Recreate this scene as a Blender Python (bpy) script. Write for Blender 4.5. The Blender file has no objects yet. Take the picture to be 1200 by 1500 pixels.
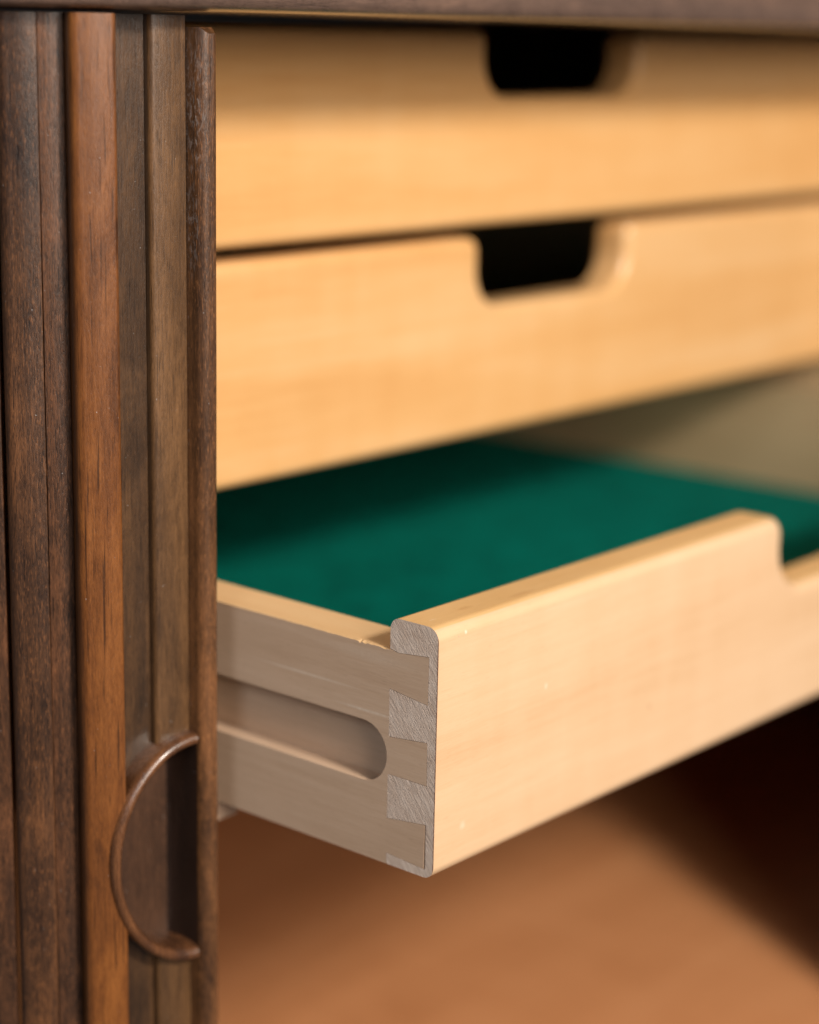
import bpy, bmesh, math, random
from mathutils import Vector, Matrix

C = bpy.context.scene.collection
sc = bpy.context.scene
S = 0.01                      # coordinates below are in centimetres

# ------------------------------------------------------------------ camera
cam_d = bpy.data.cameras.new('camera')
cam = bpy.data.objects.new('camera', cam_d)
C.objects.link(cam)
sc.camera = cam
CAM = Vector((-49.442, -40.465, 28.58))
YAW, PITCH, ROLL = -0.86796, -0.2372, 0.0210


def cam_axes():
    c, s = math.cos(YAW), math.sin(YAW)
    r = Vector((c, s, 0)); fw = Vector((-s, c, 0)); u = Vector((0, 0, 1))
    c, s = math.cos(PITCH), math.sin(PITCH)
    fw, u = c * fw + s * u, c * u - s * fw
    c, s = math.cos(ROLL), math.sin(ROLL)
    r, u = c * r + s * u, c * u - s * r
    return r, u, fw


r_, u_, f_ = cam_axes()
m = Matrix(((r_.x, u_.x, -f_.x, 0), (r_.y, u_.y, -f_.y, 0), (r_.z, u_.z, -f_.z, 0), (0, 0, 0, 1)))
m.translation = CAM * S
cam.matrix_world = m
cam_d.sensor_fit = 'VERTICAL'
cam_d.sensor_height = 36
cam_d.lens = 2907.3 / 1500 * 36
cam_d.clip_start = 0.02
cam_d.clip_end = 50
cam_d.dof.use_dof = True
cam_d.dof.focus_distance = 0.677
cam_d.dof.aperture_fstop = 3.4

# ------------------------------------------------------------------ light
w = bpy.data.worlds.new('World')
sc.world = w
w.use_nodes = True
w.node_tree.nodes['Background'].inputs['Color'].default_value = (0.97, 0.96, 1.0, 1)
w.node_tree.nodes['Background'].inputs['Strength'].default_value = 0.07


def area(name, loc, target, size, power, col, size_y=None):
    l = bpy.data.lights.new(name, 'AREA')
    l.energy = power
    l.color = col
    l.size = size
    l.shape = 'DISK'
    if size_y:
        l.shape = 'RECTANGLE'; l.size_y = size_y
    o = bpy.data.objects.new(name, l)
    C.objects.link(o)
    o.location = Vector(loc) * S
    d = (Vector(target) - Vector(loc))
    o.rotation_euler = d.to_track_quat('-Z', 'Y').to_euler()
    return o


area('key_lamp', (-27, -163, 118), (20, 10, 10), 0.33, 46, (1.0, 0.92, 0.82))
area('front_fill', (-62, -222, 80), (20, 10, 8), 1.3, 36, (1.0, 0.88, 0.77), 0.8)  # added frontal fill, lifts the shade under the cabinet top
area('window_fill', (-176, -72, 115), (0, 10, 8), 0.5, 8.5, (0.84, 0.92, 1.0), 0.8)

sc.view_settings.view_transform = 'Standard'
sc.view_settings.look = 'None'
sc.view_settings.exposure = 0.12
sc.view_settings.gamma = 1
sc.render.engine = 'CYCLES'
sc.cycles.use_denoising = True
sc.cycles.max_bounces = 8


# ------------------------------------------------------------------ materials
def srgb(r, g, b):
    f = lambda c: (c / 255 / 12.92) if c / 255 <= 0.04045 else ((c / 255 + 0.055) / 1.055) ** 2.4
    return (f(r), f(g), f(b), 1)


class NT:
    def __init__(s, name):
        s.m = bpy.data.materials.new(name)
        s.m.use_nodes = True
        s.t = s.m.node_tree
        s.b = s.t.nodes['Principled BSDF']
        s.tc = s.n('ShaderNodeTexCoord')

    def n(s, k, **kw):
        o = s.t.nodes.new(k)
        for a, b in kw.items():
            setattr(o, a, b)
        return o

    def l(s, a, b):
        s.t.links.new(a, b)

    def math(s, op, a, b=None, clamp=False):
        o = s.n('ShaderNodeMath', operation=op)
        o.use_clamp = clamp
        for i, v in enumerate((a, b)):
            if v is None:
                continue
            if isinstance(v, (int, float)):
                o.inputs[i].default_value = v
            else:
                s.l(v, o.inputs[i])
        return o.outputs[0]

    def noise(s, scale_vec, detail=4, rough=0.55, dist=0.0, off=(0, 0, 0), rot=(0, 0, 0)):
        mp = s.n('ShaderNodeMapping')
        mp.inputs['Scale'].default_value = [v * 100 for v in scale_vec]
        mp.inputs['Location'].default_value = off
        if any(rot):
            m0 = s.n('ShaderNodeMapping')
            m0.inputs['Rotation'].default_value = rot
            s.l(s.tc.outputs['Object'], m0.inputs['Vector'])
            s.l(m0.outputs[0], mp.inputs['Vector'])
        else:
            s.l(s.tc.outputs['Object'], mp.inputs['Vector'])
        o = s.n('ShaderNodeTexNoise')
        o.inputs['Scale'].default_value = 1
        o.inputs['Detail'].default_value = detail
        o.inputs['Roughness'].default_value = rough
        o.inputs['Distortion'].default_value = dist
        s.l(mp.outputs[0], o.inputs['Vector'])
        return o.outputs['Fac']

    def ramp(s, fac, stops, interp='LINEAR'):
        o = s.n('ShaderNodeValToRGB')
        o.color_ramp.interpolation = interp
        e = o.color_ramp.elements
        while len(e) < len(stops):
            e.new(0.5)
        for i, (p, c) in enumerate(stops):
            e[i].position = p
            e[i].color = c if len(c) == 4 else (*c, 1)
        s.l(fac, o.inputs[0])
        return o.outputs[0]

    def mix(s, fac, a, b, mode='MIX'):
        o = s.n('ShaderNodeMix', data_type='RGBA', blend_type=mode)
        for sock, v in ((o.inputs[0], fac), (o.inputs[6], a), (o.inputs[7], b)):
            if isinstance(v, (int, float, tuple)):
                sock.default_value = v
            else:
                s.l(v, sock)
        return o.outputs[2]

    def spot(s, pos, rad, soft=0.5, stretch=(1, 1, 1)):
        """mask: 1 inside an ellipsoid at pos (cm)"""
        mp = s.n('ShaderNodeMapping', vector_type='POINT')
        mp.inputs['Scale'].default_value = [100 / rad / k for k in stretch]
        mp.inputs['Location'].default_value = [-p / rad / k for p, k in zip(pos, stretch)]
        s.l(s.tc.outputs['Object'], mp.inputs['Vector'])
        ln = s.n('ShaderNodeVectorMath', operation='LENGTH')
        s.l(mp.outputs[0], ln.inputs[0])
        mr = s.n('ShaderNodeMapRange')
        mr.inputs['From Min'].default_value = 1
        mr.inputs['From Max'].default_value = 1 - soft
        s.l(ln.outputs['Value'], mr.inputs['Value'])
        return mr.outputs[0]

    def bump(s, h, strength, dist=0.001):
        o = s.n('ShaderNodeBump')
        o.inputs['Strength'].default_value = strength
        o.inputs['Distance'].default_value = dist
        s.l(h, o.inputs['Height'])
        s.l(o.outputs[0], s.b.inputs['Normal'])


def vec(axis, along, across):
    return tuple(along if a == axis else across for a in 'XYZ')


def pale_wood(name, light, mid, dark, axis, off=0, rough=0.42, fine=1.0, figure=0.5, marks=(), coat=0.0, edge=None):
    n = NT(name)
    broad = n.noise(vec(axis, .035, .32), 3, .5, .6, (off, off * 2, off * 3))
    streak = n.noise(vec(axis, .22, 4.5), 5, .62, .25, (off * 3, off, off))
    fiber = n.noise(vec(axis, 1.4, 26), 3, .6, 0, (off, off, off * 2))
    fig = n.noise(vec(axis, .55, .10), 3, .5, .4, (off * 2, off, off))
    f = n.math('ADD', n.math('MULTIPLY', broad, .42), n.math('MULTIPLY', streak, .30 * fine))
    f = n.math('ADD', f, n.math('MULTIPLY', fiber, .16 * fine))
    f = n.math('ADD', f, n.math('MULTIPLY', fig, .30 * figure))
    mid_p = (.42 + .46 * fine + .30 * figure) / 2
    col = n.ramp(f, [(mid_p - .22, dark), (mid_p - .02, mid), (mid_p + .2, light)])
    pore = n.ramp(n.noise(vec(axis, 2.2, 30), 2, .5, 0, (off + 5, off, off)), [(.30, (1, 1, 1, 1)), (.36, (0, 0, 0, 1))])
    col = n.mix(n.math('MULTIPLY', pore, .16 * fine), col, tuple(c * .45 for c in dark[:3]) + (1,))
    for pos, rad, c, a, st in marks:
        wob = n.noise((6, 6, 6), 3, .6, 0, pos)
        k = n.math('MULTIPLY', n.spot(pos, rad, .8, st), n.math('MULTIPLY', wob, 2 * a), True)
        col = n.mix(k, col, c)
    n.l(col, n.b.inputs['Base Color'])
    rg = n.math('ADD', rough - .06, n.math('MULTIPLY', streak, .14))
    n.l(rg, n.b.inputs['Roughness'])
    n.b.inputs['Coat Weight'].default_value = coat
    n.b.inputs['Coat Roughness'].default_value = .16
    n.bump(n.math('ADD', fiber, streak), .10, .0004)
    return n.m


def end_grain(name, light, dark, off=0):
    n = NT(name)
    a = n.noise((1.2, 1.2, 1.2), 4, .6, .3, (off, 0, 0))
    rings = n.noise((3, 7, .9), 4, .65, .3, (off, off, 0), (math.radians(38), 0, 0))
    vo = n.n('ShaderNodeTexVoronoi')
    vo.inputs['Scale'].default_value = 1
    mp = n.n('ShaderNodeMapping')
    mp.inputs['Scale'].default_value = (1600, 1300, 900)
    mp.inputs['Rotation'].default_value = (math.radians(35), 0, 0)
    n.l(n.tc.outputs['Object'], mp.inputs[0]); n.l(mp.outputs[0], vo.inputs['Vector'])
    f = n.math('ADD', n.math('MULTIPLY', a, .5), n.math('MULTIPLY', rings, .5))
    col = n.ramp(f, [(.34, dark), (.62, light)])
    pore = n.ramp(vo.outputs['Distance'], [(.12, (1, 1, 1, 1)), (.32, (0, 0, 0, 1))])
    col = n.mix(n.math('MULTIPLY', pore, .14), col, tuple(c * .5 for c in dark[:3]) + (1,))
    # the varnish of the face has run over the arris: a thin reddish line
    sx = n.n('ShaderNodeSeparateXYZ')
    n.l(n.tc.outputs['Object'], sx.inputs[0])
    wob = n.math('MULTIPLY', n.noise((5, 5, 5), 3), .0008)
    e = n.math('LESS_THAN', n.math('ADD', sx.outputs['Y'], wob), .00085)
    col = n.mix(n.math('MULTIPLY', e, .75), col, srgb(120, 62, 36))
    n.l(col, n.b.inputs['Base Color'])
    n.b.inputs['Roughness'].default_value = .62
    h = n.math('ADD', n.math('MULTIPLY', pore, -.7), n.noise((9, 12, 2.2), 4, .6, .3, (0, 0, 0), (math.radians(38), 0, 0)))
    n.bump(h, .30, .0008)
    return n.m


def dark_wood(name, light, mid, dark, off=0, axis='Z', pore_amt=.7, rough=.30, coat=.3, blotch=1.0, seams=(), scuffs=(), flk=.5, pl=(1.0, 20), p2a=.6):
    n = NT(name)
    broad = n.noise(vec(axis, .07, 1.1), 4, .6, .8, (off, off * 2, off * 3))
    streak = n.noise(vec(axis, .8, 11), 5, .7, .35, (off * 3, off, off))
    blot = n.noise((.5, .5, .22), 4, .65, .7, (off, off, off * 4))
    f = n.math('ADD', n.math('MULTIPLY', broad, .40), n.math('MULTIPLY', streak, .30))
    f = n.math('ADD', f, n.math('MULTIPLY', blot, .40 * blotch))
    mp = (.70 + .40 * blotch) / 2
    col = n.ramp(f, [(mp - .15, dark), (mp, mid), (mp + .15, light)])
    p1 = n.ramp(n.noise(vec(axis, *pl), 2, .5, 0, (off + 3, off, off)), [(.31, (1, 1, 1, 1)), (.39, (0, 0, 0, 1))])
    p2 = n.ramp(n.noise(vec(axis, 4.2, 34), 2, .6, 0, (off + 9, off, off)), [(.38, (1, 1, 1, 1)), (.50, (0, 0, 0, 1))])
    p = n.math('MAXIMUM', n.math('MULTIPLY', p1, .95), n.math('MULTIPLY', p2, p2a))
    col = n.mix(n.math('MULTIPLY', p, pore_amt), col, tuple(c * .22 for c in dark[:3]) + (1,))
    fleck = n.ramp(n.noise(vec(axis, 3.4, 26), 2, .6, 0, (off + 21, off, off)), [(.56, (0, 0, 0, 1)), (.70, (1, 1, 1, 1))])
    col = n.mix(n.math('MULTIPLY', fleck, flk), col, tuple(min(1, c * 1.5) for c in light[:3]) + (1,))
    # dust specks, thicker along the seams
    dn = n.noise((14, 14, 10), 1, .4, 0, (off + 2, 7, off))
    dust = n.ramp(dn, [(.80, (0, 0, 0, 1)), (.83, (1, 1, 1, 1))])
    for (x, y), rad in seams:
        k = n.spot((x, y, 0), rad, .6, (1, 1, 1e5))
        d2 = n.ramp(n.noise((16, 16, 9), 2, .5, 0, (off, 3, 1)), [(.64, (0, 0, 0, 1)), (.68, (1, 1, 1, 1))])
        dust = n.math('MAXIMUM', dust, n.math('MULTIPLY', k, d2))
    for pos, rad, st in scuffs:
        k = n.spot(pos, rad, .9, st)
        d2 = n.ramp(n.noise((7, 7, 2.4), 5, .75, .4, (off, 5, 2)), [(.50, (0, 0, 0, 1)), (.62, (1, 1, 1, 1))])
        dust = n.math('MAXIMUM', dust, n.math('MULTIPLY', n.math('MULTIPLY', k, d2), .75))
    col = n.mix(n.math('MULTIPLY', dust, .55), col, srgb(185, 180, 178))
    n.l(col, n.b.inputs['Base Color'])
    rg = n.math('ADD', rough - .12, n.math('MULTIPLY', n.math('ADD', blot, streak), .16))
    n.l(rg, n.b.inputs['Roughness'])
    n.b.inputs['Coat Weight'].default_value = coat
    n.b.inputs['Coat Roughness'].default_value = .18
    n.bump(n.math('SUBTRACT', n.math('ADD', streak, n.math('MULTIPLY', blot, .8)), n.math('MULTIPLY', p, .6)), .22, .0007)
    return n.m


def felt(name):
    n = NT(name)
    a = n.noise((6, 6, 6), 5, .7)
    b = n.noise((.5, .5, .5), 4, .6, .5)
    f = n.math('ADD', n.math('MULTIPLY', a, .5), n.math('MULTIPLY', b, .5))
    lint = n.ramp(n.noise((9, 1.4, 5), 2, .5, 1.5), [(.74, (0, 0, 0, 1)), (.78, (1, 1, 1, 1))])
    col = n.ramp(f, [(.36, (.0, .105, .075, 1)), (.64, (.0, .215, .158, 1))])
    n.l(n.mix(n.math('MULTIPLY', lint, .25), col, (.10, .32, .26, 1)), n.b.inputs['Base Color'])
    n.b.inputs['Roughness'].default_value = .95
    n.b.inputs['Specular IOR Level'].default_value = .05
    n.b.inputs['Sheen Weight'].default_value = .02
    n.b.inputs['Sheen Tint'].default_value = (.05, .5, .4, 1)
    n.bump(n.math('ADD', n.noise((14, 14, 14), 4, .7), n.math('MULTIPLY', n.noise((3, 3, 3), 3, .6), 1.2)), .7, .0012)
    return n.m


WHITE = srgb(250, 240, 225)
M = {}
M['front_low'] = pale_wood('pale_maple_face', (.73, .51, .325, 1), (.67, .44, .258, 1), (.57, .34, .17, 1), 'X', 1.3, .36, .75, .6, coat=.15,  # own lighter base: the stronger light on this drawer put into the colour
                           marks=[((.72, .9, 9.05), .28, WHITE, .8, (1.0, .12, .3)),
                                  ((1.05, .05, 8.62), .06, srgb(70, 90, 140), .9, (1, 1, 1)),
                                  ((.85, .05, 8.66), .05, srgb(90, 70, 60), .8, (1, 1, 1.6)),
                                  ((1.45, .05, 8.68), .10, WHITE, .6, (1, 1, 1)),
                                  ((6.2, 0, 5.6), .16, WHITE, .5, (.5, 1, 1)),
                                  ((13.1, 0, 3.1), .10, srgb(150, 95, 60), .7, (1, 1, 1)),
                                  ((1.55, 0, 1.6), .25, WHITE, .22, (.8, 1, .8))])
M['edge_low'] = pale_wood('golden_maple_edge', (.72, .475, .235, 1), (.64, .39, .165, 1), (.53, .295, .105, 1), 'X', 2.3, .40, 1.0, .5, coat=.1,
                          marks=[((.72, .9, 9.05), .28, WHITE, .8, (1.0, .12, .3)), ((2.6, 1.0, 9.1), .5, srgb(165, 110, 60), .35, (1, .3, 1)),
                                 ((5.5, .7, 9.1), .7, srgb(165, 110, 60), .35, (1.4, .25, 1))])
M['front_mid'] = pale_wood('golden_maple_face', (.77, .51, .265, 1), (.69, .39, .155, 1), (.60, .295, .092, 1), 'X', 7.7, .40, .7, .38, coat=.5)  # deeper base than the lowest front, weaker light put into the colour
M['front_top'] = pale_wood('golden_maple_face_upper', (.75, .475, .225, 1), (.68, .375, .143, 1), (.58, .28, .085, 1), 'X', 13.1, .40, .75, .3, coat=.05)  # top front likewise carries its lesser light in a deeper base
M['side'] = pale_wood('beech_side', (.67, .49, .355, 1), (.575, .40, .275, 1), (.46, .30, .195, 1), 'Y', 4.2, .5, 1.0, .25,
                      marks=[((0, 6.2, 6.15), 1.6, WHITE, .30, (.2, 1.9, .035)),
                             ((0, 3.2, 5.45), 1.0, WHITE, .30, (.2, 1.8, .07)),
                             ((0, 3.0, 7.5), 1.5, WHITE, .10, (.2, 1.9, .2))])
M['side_edge'] = pale_wood('beech_top_edge', (.74, .53, .30, 1), (.68, .45, .235, 1), (.58, .36, .17, 1), 'Y', 9.2, .45, .7, .3)
M['endgrain'] = end_grain('grey_end_grain', srgb(224, 205, 190), srgb(194, 170, 152))
M['felt'] = felt('green_felt')
M['case'] = pale_wood('drawer_case_wood', (.50, .365, .21, 1), (.43, .30, .165, 1), (.34, .225, .115, 1), 'Y', 17, .5, .8, .3)
M['ply'] = pale_wood('drawer_base_wood', (.5, .36, .2, 1), (.42, .29, .15, 1), (.34, .22, .11, 1), 'X', 27, .6, .8, .3)
M['floor'] = pale_wood('cabinet_base_wood', (.80, .375, .17, 1), (.70, .305, .127, 1), (.50, .195, .072, 1), 'X', 31, .5, .9, .9)
M['carcase'] = pale_wood('cabinet_carcase_wood', (.22, .085, .035, 1), (.17, .06, .022, 1), (.11, .035, .012, 1), 'Z', 37, .5, .9, .3)
M['slat_brown'] = dark_wood('dark_brown_slat', (.170, .068, .025, 1), (.066, .029, .0135, 1), (.016, .009, .007, 1), 1.1, pore_amt=.9)
M['slat_brown2'] = dark_wood('dark_brown_slat_b', (.145, .057, .023, 1), (.056, .025, .0125, 1), (.014, .008, .006, 1), 5.1, pore_amt=.9)
M['slat_orange'] = dark_wood('orange_brown_slat', (.240, .084, .018, 1), (.145, .048, .011, 1), (.046, .017, .007, 1), 9.3, pore_amt=.75, blotch=1.15, flk=.2, pl=(.33, 11), p2a=.35)
M['slat_olive'] = dark_wood('olive_brown_slat', (.112, .054, .022, 1), (.056, .028, .013, 1), (.020, .012, .008, 1), 15.7, pore_amt=.7, flk=.2, pl=(.6, 26), p2a=.5, seams=[((-4.65, 10.45), .14), ((-3.42, 10.25), .12)])
M['slat_tan'] = dark_wood('tan_brown_slat', (.190, .093, .037, 1), (.100, .049, .020, 1), (.036, .019, .010, 1), 22.9, pore_amt=.7, flk=.15, pl=(.8, 30), p2a=.4)
M['lead'] = dark_wood('leading_bar_wood', (.220, .090, .032, 1), (.100, .042, .0155, 1), (.018, .009, .006, 1), 33.3, pore_amt=.7, rough=.32, seams=[((-2.1, 9.85), .12)], scuffs=[((-2.25, 9.5, 26), 1.0, (.5, .6, 3.2)), ((-2.25, 9.6, 22), .8, (.5, .5, 2.6))])
M['pull'] = dark_wood('carved_pull_wood', (.220, .090, .034, 1), (.120, .048, .019, 1), (.035, .015, .009, 1), 41.5, pore_amt=.4, rough=.24, coat=.6, flk=.2)
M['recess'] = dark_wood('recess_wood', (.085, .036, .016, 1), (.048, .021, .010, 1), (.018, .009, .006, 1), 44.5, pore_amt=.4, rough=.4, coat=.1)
M['recess_shade'] = dark_wood('recess_shaded_wood', (.030, .013, .007, 1), (.018, .008, .005, 1), (.010, .005, .003, 1), 47.5, pore_amt=.4, rough=.45, coat=.05)  # darker copy of the recess wood: shade of the hollow put into the colour
M['top'] = dark_wood('cabinet_top_wood', (.215, .125, .085, 1), (.125, .078, .058, 1), (.060, .038, .030, 1), 52, 'X', .5, .24, .8, blotch=.5, flk=.15)  # greyed base stands in for a cool window reflection on the edge


# ------------------------------------------------------------------ mesh helpers
def thing(name, label, cat, loc, group=None):
    o = bpy.data.objects.new(name, None)
    C.objects.link(o)
    o.location = Vector(loc) * S
    o.empty_display_size = .02
    o['label'] = label
    o['category'] = cat
    if group:
        o['group'] = group
    return o


def mesh(name, verts, faces, mats, parent=None, fmat=None, smooth=True, wn=True, angle=40):
    me = bpy.data.meshes.new(name)
    me.from_pydata([tuple(c * S for c in v) for v in verts], [], faces)
    if not isinstance(mats, (list, tuple)):
        mats = [mats]
    for mm in mats:
        me.materials.append(mm)
    if fmat:
        for i, k in enumerate(fmat):
            me.polygons[i].material_index = k
    bm = bmesh.new()
    bm.from_mesh(me)
    bmesh.ops.recalc_face_normals(bm, faces=bm.faces)
    big = [f for f in bm.faces if len(f.verts) > 4]
    if big:
        bmesh.ops.triangulate(bm, faces=big)
    bm.to_mesh(me)
    bm.free()
    if smooth:
        me.polygons.foreach_set('use_smooth', [True] * len(me.polygons))
        me.set_sharp_from_angle(angle=math.radians(angle))
    o = bpy.data.objects.new(name, me)
    C.objects.link(o)
    if smooth and wn:
        md = o.modifiers.new('weighted', 'WEIGHTED_NORMAL')
        md.keep_sharp = True
        md.weight = 100
    if parent is not None:
        o.parent = parent
        o.matrix_parent_inverse = Matrix.Translation(-parent.location)
    return o


def box(name, a, b, mat, parent, bev=.06):
    (x0, y0, z0), (x1, y1, z1) = a, b
    v = [(x, y, z) for x in (x0, x1) for y in (y0, y1) for z in (z0, z1)]
    f = [(0, 1, 3, 2), (4, 6, 7, 5), (0, 4, 5, 1), (2, 3, 7, 6), (0, 2, 6, 4), (1, 5, 7, 3)]
    o = mesh(name, v, f, mat, parent)
    if bev:
        md = o.modifiers.new('bevel', 'BEVEL')
        md.width = bev * S
        md.segments = 2
        md.limit_method = 'ANGLE'
        o.modifiers.move(1, 0)
    return o


def arc(cx, cy, r, a0, a1, n):
    return [(cx + r * math.cos(math.radians(a0 + (a1 - a0) * i / n)),
             cy + r * math.sin(math.radians(a0 + (a1 - a0) * i / n)), a0 + (a1 - a0) * i / n) for i in range(n + 1)]


def front_panel(parent, X0, X1, Y0, Z0, H, T, nl, nr, ndep, mat, comb=None, matend=None, ts=1.97, rc=.62, R=1.75, matedge=None):
    """drawer front: board with rounded top and bottom edges and a scooped hand cut-out in its top edge"""
    zt = Z0 + H
    zb = zt - ndep
    P = []                                   # (x, z, nx, nz): path along the top edge, normal into the wood
    def add(x, z, nx, nz):
        P.append((x, z, nx, nz))
    k = 14
    for i in range(k):
        add(X0 + (nl - rc - X0) * i / k, zt, 0, -1)
    for x, z, a in arc(nl - rc, zt - rc, rc, 90, 0, 8):
        a = math.radians(a); add(x, z, -math.cos(a), -math.sin(a))
    for x, z, a in arc(nl + R, zb + R, R, 180, 270, 14):
        a = math.radians(a); add(x, z, math.cos(a), math.sin(a))
    for x, z, a in arc(nr - R, zb + R, R, 270, 360, 14):
        a = math.radians(a); add(x, z, math.cos(a), math.sin(a))
    for x, z, a in arc(nr + rc, zt - rc, rc, 180, 90, 8):
        a = math.radians(a); add(x, z, -math.cos(a), -math.sin(a))
    for i in range(1, k + 1):
        add(nr + rc + (X1 - nr - rc) * i / k, zt, 0, -1)
    r1, r2, rb = .50, .42, .46
    prof = []                                # (y, d)
    for i in range(9):
        a = math.pi / 2 * i / 8
        prof.append((r1 - r1 * math.cos(a), r1 - r1 * math.sin(a)))
    for i in range(9):
        a = math.pi / 2 * i / 8
        prof.append((T - r2 + r2 * math.sin(a), r2 - r2 * math.cos(a)))
    botp = []
    for i in range(7):
        a = math.pi / 2 * i / 6
        botp.append((rb - rb * math.cos(a), rb - rb * math.sin(a)))
    botp += [(T - .06, 0), (T, .06)]
    V, F, FM = [], [], []
    def v(x, y, z):
        V.append((x, Y0 + y, z)); return len(V) - 1
    rings = [[v(x + nx * d, y, z + nz * d) for (y, d) in prof] for x, z, nx, nz in P]
    for a, b in zip(rings, rings[1:]):
        for j in range(len(prof) - 1):
            F.append((a[j], b[j], b[j + 1], a[j + 1])); FM.append(2 if j >= 5 else 0)
    bl = [v(X0, y, Z0 + d) for y, d in botp]
    br = [v(X1, y, Z0 + d) for y, d in botp]
    for j in range(len(botp) - 1):
        F.append((bl[j], bl[j + 1], br[j + 1], br[j])); FM.append(0)
    F.append([q[0] for q in rings] + [br[0], bl[0]]); FM.append(0)
    F.append([q[-1] for q in rings] + [br[-1], bl[-1]]); FM.append(0)
    F.append(rings[-1] + br[::-1]); FM.append(1)
    if not comb:
        F.append(rings[0] + bl[::-1]); FM.append(1)
    else:
        # left end with the sockets that take the tails of the side
        g = .012
        sock = [v(X0, y, Z0 + z) for y, z in comb]
        F.append(rings[0] + sock + bl[::-1]); FM.append(1)
        deep = [v(X0 + ts, y, Z0 + z) for y, z in comb]
        for a in range(len(comb) - 1):
            F.append((sock[a], sock[a + 1], deep[a + 1], deep[a])); FM.append(1)
        pl = [v(X0 + ts - .03, y, Z0 + z) for y, z in ((.3, .5), (T - .1, .35), (T - .1, H - .6), (.3, H - .6))]
        F.append(pl); FM.append(0)
    return mesh('front_panel', V, F, [mat, matend or mat, matedge or mat], parent, FM)


# ------------------------------------------------------------------ cabinet
cab = thing('cabinet', 'dark wooden sideboard cabinet standing open around the three pale drawers', 'cabinet', (24, 34, -34.5))
random.seed(4)

# top: thick board whose front edge is rounded and turns round the corner on the left
edge_plan = [(112, 8.2)] + [(x, 8.2) for x in range(100, 0, -10)] + [(-1, 8.2), (-3, 8.45), (-4.8, 9.1), (-6.4, 10.1), (-7.9, 11.4), (-9.2, 13.0), (-10.3, 14.9),
             (-11.1, 17), (-11.5, 20), (-11.5, 72)]
pl = [Vector((x, y)) for x, y in edge_plan]
nor = []
for i in range(len(pl)):
    t = (pl[min(i + 1, len(pl) - 1)] - pl[max(i - 1, 0)]).normalized()
    nor.append(Vector((-t.y, t.x)) if False else Vector((t.y, -t.x)))
nor = [(-q if (q.dot(Vector((-.3, -1))) < 0) else q) for q in nor]
zb0 = 29.10
tprof = [(2.5, 0.0), (.62, 0.0), (.40, .03), (.2, .10), (.07, .22), (.0, .42), (.02, .60), (.12, .82), (.30, 1.05), (.42, 1.5), (.42, 2.0), (.55, 2.2), (.8, 2.3), (2.5, 2.3)]
V, F = [], []
for q, nn in zip(pl, nor):
    for d, z in tprof:
        x = q - nn * d
        V.append((x.x, x.y, zb0 + z))
K = len(tprof)
for i in range(len(pl) - 1):
    for j in range(K - 1):
        a = i * K + j
        F.append((a, a + K, a + K + 1, a + 1))
inner_lo = [i * K for i in range(len(pl))]
inner_hi = [i * K + K - 1 for i in range(len(pl))]
V.append((112, 72, zb0)); F.append(inner_lo + [len(V) - 1])
V.append((112, 72, zb0 + 2.3)); F.append(inner_hi + [len(V) - 1])
mesh('cabinet_top', V, F, M['top'], cab)

box('base_panel', (-11, 6.5, -34.5), (112, 70, -33), M['floor'], cab)
box('back_panel', (-11, 70.1, -34.5), (112, 71, 29.0), M['carcase'], cab)
box('end_panel', (-11.2, 19, -32.9), (-9.9, 69.9, 29.0), M['carcase'], cab)
box('end_panel', (110.7, 10, -32.9), (112, 69.9, 29.0), M['carcase'], cab)
box('partition', (-2.1, 13, -1.6), (-.35, 69.9, 29.0), M['case'], cab)
box('partition', (59.45, 13, -1.6), (61.2, 69.9, 29.0), M['case'], cab)
box('drawer_runner', (-.3, 10.9, -.95), (1.3, 66, -.12), M['side'], cab)
box('drawer_runner', (57.8, 10.9, -.95), (59.4, 66, -.12), M['side'], cab)
box('light_blocker', (59.6, 9.6, -32.9), (110.6, 11.2, 29.0), M['carcase'], cab)  # unseen board added to keep the key light off the right of the floor

# ------------------------------------------------------------------ drawers
TS, W = 1.97, 57.1
XO = W + TS


def side(parent, x0, x1, y0, y1, z0, zs, k='side'):
    return box('side_panel', (x0, y0, z0), (x1, y1, zs), [M[k]], parent, .05)


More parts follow.
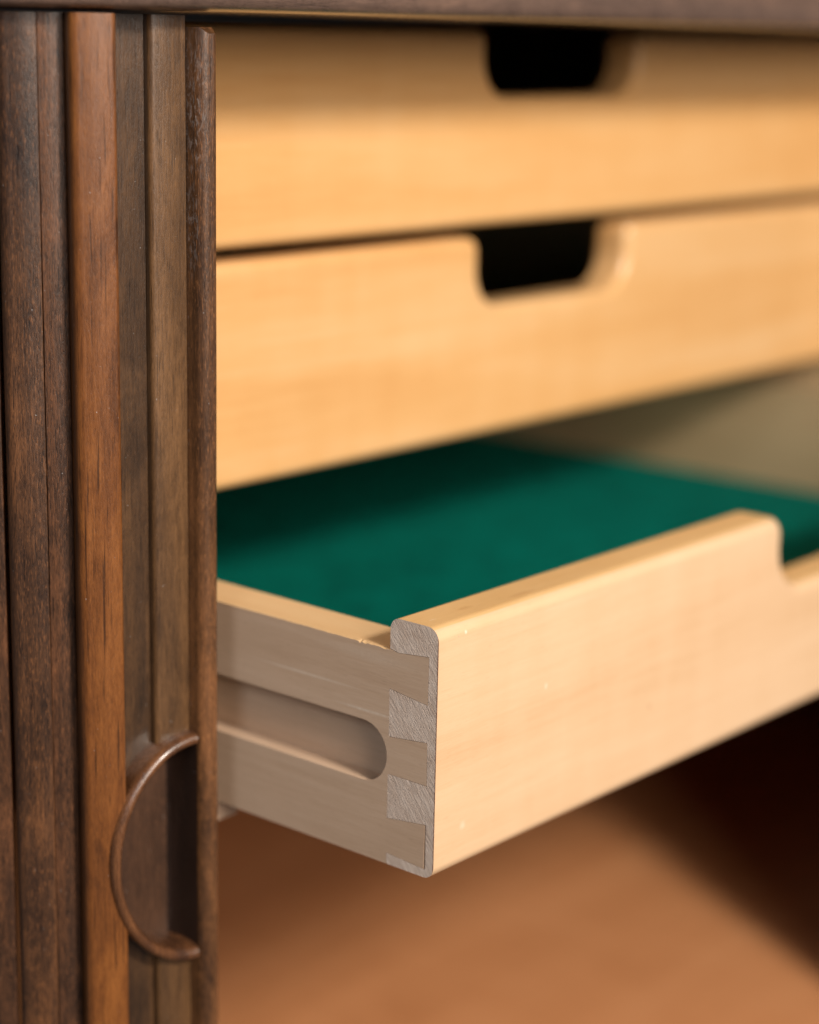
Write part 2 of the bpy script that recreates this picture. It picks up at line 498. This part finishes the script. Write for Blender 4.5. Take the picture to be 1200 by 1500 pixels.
def drawer(label, Y0, Z0, H, zs, T, nl, nr, ndep, mat, detailed=False):
    t = thing('drawer', label, 'drawer', (XO / 2, Y0 + 25, Z0), 'drawers of the cabinet')
    depth = 50
    if detailed:
        comb = [(T, zs + .012), (1.78, zs - .07), (.412, 8.03), (.415, 6.28), (2.162, 6.50), (2.152, 4.76), (.405, 4.95), (.385, 3.37),
                (T + .005, 3.36), (T + .01, 1.73), (.385, 1.96), (.375, .29), (T + .012, .40)]
        front_panel(t, 0, XO, Y0, Z0, H, T, nl, nr, ndep, mat, comb, M['endgrain'], TS, .8, 2.0, M['edge_low'])
        dovetail_side(t, Y0, Z0, zs, T, depth)
    else:
        front_panel(t, 0, XO, Y0, Z0, H, T, nl, nr, ndep, mat, None, M['endgrain'], TS)
        side(t, 0, TS, Y0 + T + .01, Y0 + depth, Z0, Z0 + zs)
    side(t, W, XO, Y0 + T + .01, Y0 + depth, Z0, Z0 + zs, 'case')
    box('back_panel', (TS + .01, Y0 + depth - 1.6, Z0 + .5), (W - .01, Y0 + depth - .02, Z0 + zs - .3), M['ply'], t)
    box('bottom_panel', (TS + .01, Y0 + T + .01, Z0 + .75), (W - .01, Y0 + depth - 1.62, Z0 + 1.35), M['ply'], t, 0)
    # felt sheet laid on the drawer bottom
    nx, ny = 40, 28
    V, F = [], []
    x0, x1, y0, y1 = TS + .03, W - .03, Y0 + T + .03, Y0 + depth - 1.65
    for j in range(ny + 1):
        for i in range(nx + 1):
            V.append((x0 + (x1 - x0) * i / nx, y0 + (y1 - y0) * j / ny, Z0 + 1.67 + random.uniform(-.012, .012)))
    for j in range(ny):
        for i in range(nx):
            a = j * (nx + 1) + i
            F.append((a, a + 1, a + nx + 2, a + nx + 1))
    n0 = len(V)
    V += [(x0, y0, Z0 + 1.37), (x1, y0, Z0 + 1.37), (x1, y1, Z0 + 1.37), (x0, y1, Z0 + 1.37)]
    F.append((n0, n0 + 1, n0 + 2, n0 + 3))
    F += [(0, nx, n0 + 1, n0), (nx, (ny + 1) * (nx + 1) - 1, n0 + 2, n0 + 1),
          ((ny + 1) * (nx + 1) - 1, ny * (nx + 1), n0 + 3, n0 + 2), (ny * (nx + 1), 0, n0, n0 + 3)]
    mesh('felt_lining', V, F, M['felt'], t, wn=False, angle=60)
    return t


def dovetail_side(parent, Y0, Z0, zs, T, depth):
    """left side: tails at the front end, runner groove routed in the outer face"""
    rnd = random.Random(11)
    g = .020                                                    # open joint, shows as a dark hairline
    gz0, gz1 = 2.86, 5.10
    gr = (gz1 - gz0) / 2
    gy, gz = 2.22 + gr, (gz0 + gz1) / 2
    gd = .82                                                    # groove depth
    # upper edge of the outer face, with chips near the front
    ys = [depth, 30, 20, 14, 11, 9, 8]
    top = []
    y = 7.6
    while y > T + .05:
        ys.append(y); y -= .09
    chips = {3.32: (.10, .07), 3.05: (.05, .03), 2.42: (.09, .07), 5.1: (.05, .03), 3.55: (.05, .05)}
    for y in ys:
        d = .03 + rnd.random() * .018
        for c, (wd, dp) in chips.items():
            if abs(y - c) < wd:
                d += dp * (1 - abs(y - c) / wd) * rnd.uniform(.7, 1.2)
        top.append((y, d))
    top.append((T, .03))
    V, F, FM = [], [], []

    def v(x, y, z):
        V.append((x, Y0 + y, Z0 + z)); return len(V) - 1
    tail = [(1.78, zs - .085), (.412 + g, 8.03 - g), (.415 + g, 6.28 + g), (2.162 + .3 * g, 6.50 + g), (2.152 + .3 * g, 4.76 - g), (.405 + g, 4.95 - g),
            (.385 + g, 3.37 + g), (T + .005 + .3 * g, 3.36 + g), (T + .01 + .3 * g, 1.73 - g), (.385 + 2.6 * g, 1.96 - g), (.375 + 3.6 * g, .29 + g), (T + .012 + .3 * g, .40 + g),
            (T + .012, 0)]
    lower = [(depth, 0)]
    groove = [(depth, gz0)] + [(gy + gr * math.cos(math.radians(a)), gz + gr * math.sin(math.radians(a))) for a in [270 - 180 * i / 20 for i in range(21)]] + [(depth, gz1)]
    bev = .012
    o_top = [v(0, y, zs - d) for y, d in top]
    o_tail = [v(0, y, z) for y, z in tail]
    o_low = [v(0, y, z) for y, z in lower]
    o_gr = [v(0, y, z) for y, z in groove]
    F.append(o_top + o_tail + o_low + o_gr); FM.append(0)
    # groove walls and floor
    ease = [v(.035, y + (0 if y == depth else (y - gy) * .0), z) for y, z in groove]
    f_gr = [v(gd, y, z) for y, z in groove]
    for i in range(len(groove) - 1):
        F.append((o_gr[i], o_gr[i + 1], f_gr[i + 1], f_gr[i])); FM.append(0)
    F.append([v(gd, y, z) for y, z in groove]); FM.append(0)
    # top face (chamfered by wear), inner edge slightly eased
    t1 = [v(min(.05 + d * .9, .4), y, zs) for y, d in top]
    t2 = [v(TS - .05, y, zs) for y, d in top]
    t3 = [v(TS, y, zs - .05) for y, d in top]
    for A, B, mi in ((o_top, t1, 1), (t1, t2, 1), (t2, t3, 1)):
        for i in range(len(A) - 1):
            F.append((A[i], A[i + 1], B[i + 1], B[i])); FM.append(mi)
    # tails run through to the inner face
    i_tail = [v(TS, y, z) for y, z in tail]
    for i in range(len(tail) - 1):
        F.append((o_tail[i], o_tail[i + 1], i_tail[i + 1], i_tail[i])); FM.append(0)
    F.append((o_top[-1], o_tail[0], i_tail[0], t3[-1], t2[-1], t1[-1])); FM.append(0)
    i_low = v(TS, depth, 0)
    F.append((o_tail[-1], o_low[0], i_low, i_tail[-1])); FM.append(0)
    F.append(t3 + i_tail + [i_low]); FM.append(0)
    F.append([o_top[0], t1[0], t2[0], t3[0], i_low, o_low[0], o_gr[0], f_gr[0], f_gr[-1], o_gr[-1]]); FM.append(0)
    return mesh('side_panel', V, F, [M['side'], M['side_edge']], parent, FM, angle=30)


drawer('lowest drawer pulled out furthest, with dovetailed corner, side groove and green felt lining', 0, 0, 9.1, 7.95, 2.16, 22.84, 34.86, 3.3, M['front_low'], True)
drawer('closed middle drawer with rounded hand cut-out between the other two drawers', 16.86, 10.03, 9.39, 8.2, 2.16, 22.95, 34.95, 3.25, M['front_mid'])
drawer('closed top drawer, its upper part shaded by the cabinet top above it', 16.66, 19.96, 8.84, 8.0, 2.16, 22.85, 34.9, 3.0, M['front_top'])

# ------------------------------------------------------------------ tambour door
door = thing('tambour_door', 'dark tambour door of upright wooden slats with a carved half-round pull, left of the drawers', 'door', (-5, 11.5, -32.9))
door['kind'] = 'thing'
PHI = math.radians(12)
TD = Vector((-math.cos(PHI), math.sin(PHI)))
ND = Vector((-math.sin(PHI), -math.cos(PHI)))
OO = Vector((-1.55, 9.0))
ZB, ZT = -32.9, 28.98


def sp(s, d):
    q = OO + TD * s - ND * d
    return q.x, q.y


ECX, ECZ, EA, EB = .78, -.82, 3.42, 4.23          # half ellipse of the pull (centre line of its rim)


def cut(s, sign):
    k = (s - ECX) / EA
    if k >= 1:
        return ECZ
    return ECZ + sign * EB * math.sqrt(max(0, 1 - max(k, 0) ** 2))


def loft(name, plan, zlo, zhi, mat, parent, wav=0.0, seed=0, nz=1):
    """upright board: closed plan outline [(x, y)], bottom and top height per plan point"""
    V, F = [], []
    n = len(plan)
    rnd = random.Random(seed)
    ph = rnd.uniform(0, 6)
    for k in range(nz + 1):
        for i, (x, y) in enumerate(plan):
            z = zlo[i] + (zhi[i] - zlo[i]) * k / nz
            o = wav * (math.sin(z * .23 + ph) + .5 * math.sin(z * .71 + 2 * ph)) if nz > 1 else 0
            V.append((x + o * .3, y + o, z))
    for k in range(nz):
        for i in range(n):
            a, b = k * n + i, k * n + (i + 1) % n
            F.append((a, b, b + n, a + n))
    F.append(list(range(n)))
    F.append([nz * n + i for i in range(n)])
    return V, F


def part_loft(name, plan, lo, hi, mat, label=None, **kw):
    n = len(plan)
    lo = lo if isinstance(lo, list) else [lo] * n
    hi = hi if isinstance(hi, list) else [hi] * n
    V, F = loft(name, plan, lo, hi, mat, door, **kw)
    o = mesh(name, V, F, mat, door, angle=35)
    if label:
        o['label'] = label
    return o


def pair(plan, ss, mat, label=None):
    """one slat that is cut through by the pull: its upper and lower run in one mesh"""
    n = len(plan)
    V1, F1 = loft('slat', plan, [cut(q, 1) for q in ss], [ZT] * n, mat, door)
    V2, F2 = loft('slat', plan, [ZB] * n, [cut(q, -1) for q in ss], mat, door)
    o = mesh('slat', V1 + V2, F1 + [tuple(k + len(V1) for k in f) for f in F2], mat, door, angle=35)
    if label:
        o['label'] = label
    return o


# leading bar (front strip ends a little lower than its back part)
pr = [(.0, 2.0)]
pr += [(.0, .35)]
pr += [(.16 - .16 * math.cos(a), .16 - .16 * math.sin(a)) for a in [math.pi / 2 * i / 6 for i in range(7)]]
pr += [(.74 - .40 + .40 * math.sin(a), .46 - .46 * math.cos(a)) for a in [math.pi / 2 * i / 10 for i in range(11)]]
pr += [(.78, .60), (.80, .74), (.80, 2.0)]
plan = [sp(s, d) for s, d in pr]
hi = [28.60 if d > .3 or s > .62 else 28.42 - .05 * random.random() for s, d in pr]
part_loft('leading_bar', plan, ZB, hi, M['lead'], nz=40, wav=.012, seed=2)

# stile beside the bar: two upright faces, cut away where the pull is carved through
s4 = [(.81, 2.0), (.81, .752), (1.0, .735), (1.2, .72), (1.45, .712), (1.7, .72), (1.92, .745)]
s4 += [(1.96 + .22 * math.sin(a), .97 - .22 * math.cos(a)) for a in [math.pi / 2 * i / 6 for i in range(1, 7)]]
s4 += [(2.18, 1.3), (2.18, 2.0)]
plan4 = [sp(s, d) for s, d in s4]
pair(plan4, [sq for sq, d in s4], M['slat_tan'])
s3 = [(2.19, 2.0), (2.19, 1.15)] + [(2.19 + (3.48 - 2.19) * i / 6, 1.15) for i in range(1, 7)] + [(3.48, 2.0)]
plan3 = [sp(s, d) for s, d in s3]
pair(plan3, [sq for sq, d in s3], M['slat_olive'])


def slat(fr, fl, mat, rl=.45, back=.9, rr=.06, label=None, seed=1, cutit=False, crown=.05):
    """slat with front face from fr (right) to fl (left end of the rounded edge), plan points"""
    fr, fl = Vector(fr), Vector(fl)
    t = (fl - fr).normalized()
    n = Vector((-t.y, t.x))
    if n.y > 0:
        n = -n
    wd = (fl - fr).length
    P = [(.30 if cutit else 0, back), (0, rr)]
    P += [(rr - rr * math.cos(a), rr - rr * math.sin(a)) for a in [math.pi / 2 * i / 3 for i in range(1, 4)]]
    P += [(rr + (wd - rl - rr) * k / 14, -crown * math.sin(math.pi * k / 14)) for k in range(1, 14)]
    P += [(wd - rl + rl * math.sin(a), rl - rl * math.cos(a)) for a in [math.pi / 2 * i / 8 for i in range(9)]]
    P += [(wd, back)]
    plan = [tuple(fr + t * s - n * d) for s, d in P]
    if cutit:
        return pair(plan, [(Vector(q) - OO).dot(TD) for q in plan], mat, label)
    return part_loft('slat', plan, ZB, ZT, mat, label, nz=40, wav=.014, seed=seed)


slat((-5.16, 10.00), (-6.48, 10.77), M['slat_orange'], .36, rr=.12, label='orange brown slat', seed=3, cutit=True)
slat((-6.02, 11.50), (-6.80, 11.99), M['slat_brown2'], .03, rr=.10, seed=4)
slat((-6.815, 12.00), (-7.86, 12.84), M['slat_brown'], .40, rr=.03, seed=5)
slat((-7.66, 13.30), (-8.72, 14.52), M['slat_brown2'], .30, seed=6)
slat((-8.62, 14.80), (-9.35, 16.30), M['slat_brown'], .30, seed=7)
slat((-9.25, 16.50), (-9.65, 18.20), M['slat_brown2'], .30, seed=8)

# carved pull: half-round rim standing out to the front of the bar, with its hollow
NA = 64
rw = .20
prof = [(-rw, 1.9), (-rw, .36)]                     # (offset from the centre line, depth): outside, round front, inside
for i in range(1, 10):
    a = math.pi * i / 10
    prof.append((-rw * math.cos(a), .36 - .34 * math.sin(a)))
prof += [(rw, .36), (rw + .05, .9), (rw + .02, 1.5), (rw - .02, 2.02)]
V, F = [], []
rnd = random.Random(3)
for i in range(NA + 1):
    a = math.pi / 2 - math.pi * i / NA
    ca, sa = math.cos(a), math.sin(a)
    s0, z0 = ECX + EA * ca, ECZ + EB * sa
    nn = Vector((ca / EA, sa / EB)).normalized()
    k = 1 + .3 * abs(sa) ** 3 + .05 * math.sin(3.1 * a + .5) + .04 * math.sin(7 * a)
    for off, d in prof:
        x, y = sp(s0 - nn.x * off * k, d + (.25 * abs(sa) ** 6 if d < .5 else 0) * .5)
        V.append((x, y, z0 - nn.y * off * k))
K = len(prof)
for i in range(NA):
    for j in range(K - 1):
        F.append((i * K + j, i * K + j + 1, (i + 1) * K + j + 1, (i + 1) * K + j))
pull = mesh('finger_pull', V, F, M['pull'], door, angle=60, wn=False)
# hollow of the pull: back face and the steep wall under the bar
V, F = [], []
fl = []
for i in range(NA + 1):
    a = math.pi / 2 - math.pi * i / NA
    s0, z0 = ECX + (EA - .1) * math.cos(a), ECZ + (EB - .1) * math.sin(a)
    fl.append((max(s0, 1.08), z0))
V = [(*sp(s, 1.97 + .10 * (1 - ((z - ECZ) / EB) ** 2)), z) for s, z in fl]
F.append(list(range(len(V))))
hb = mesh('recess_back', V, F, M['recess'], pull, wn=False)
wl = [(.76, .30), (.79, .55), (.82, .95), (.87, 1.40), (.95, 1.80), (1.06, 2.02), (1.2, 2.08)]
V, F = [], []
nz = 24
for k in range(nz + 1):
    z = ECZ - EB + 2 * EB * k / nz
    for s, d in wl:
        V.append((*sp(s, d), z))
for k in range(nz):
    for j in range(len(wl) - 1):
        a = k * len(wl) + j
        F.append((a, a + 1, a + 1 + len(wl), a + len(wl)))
mesh('recess_wall', V, F, M['recess_shade'], pull, wn=False, angle=60)
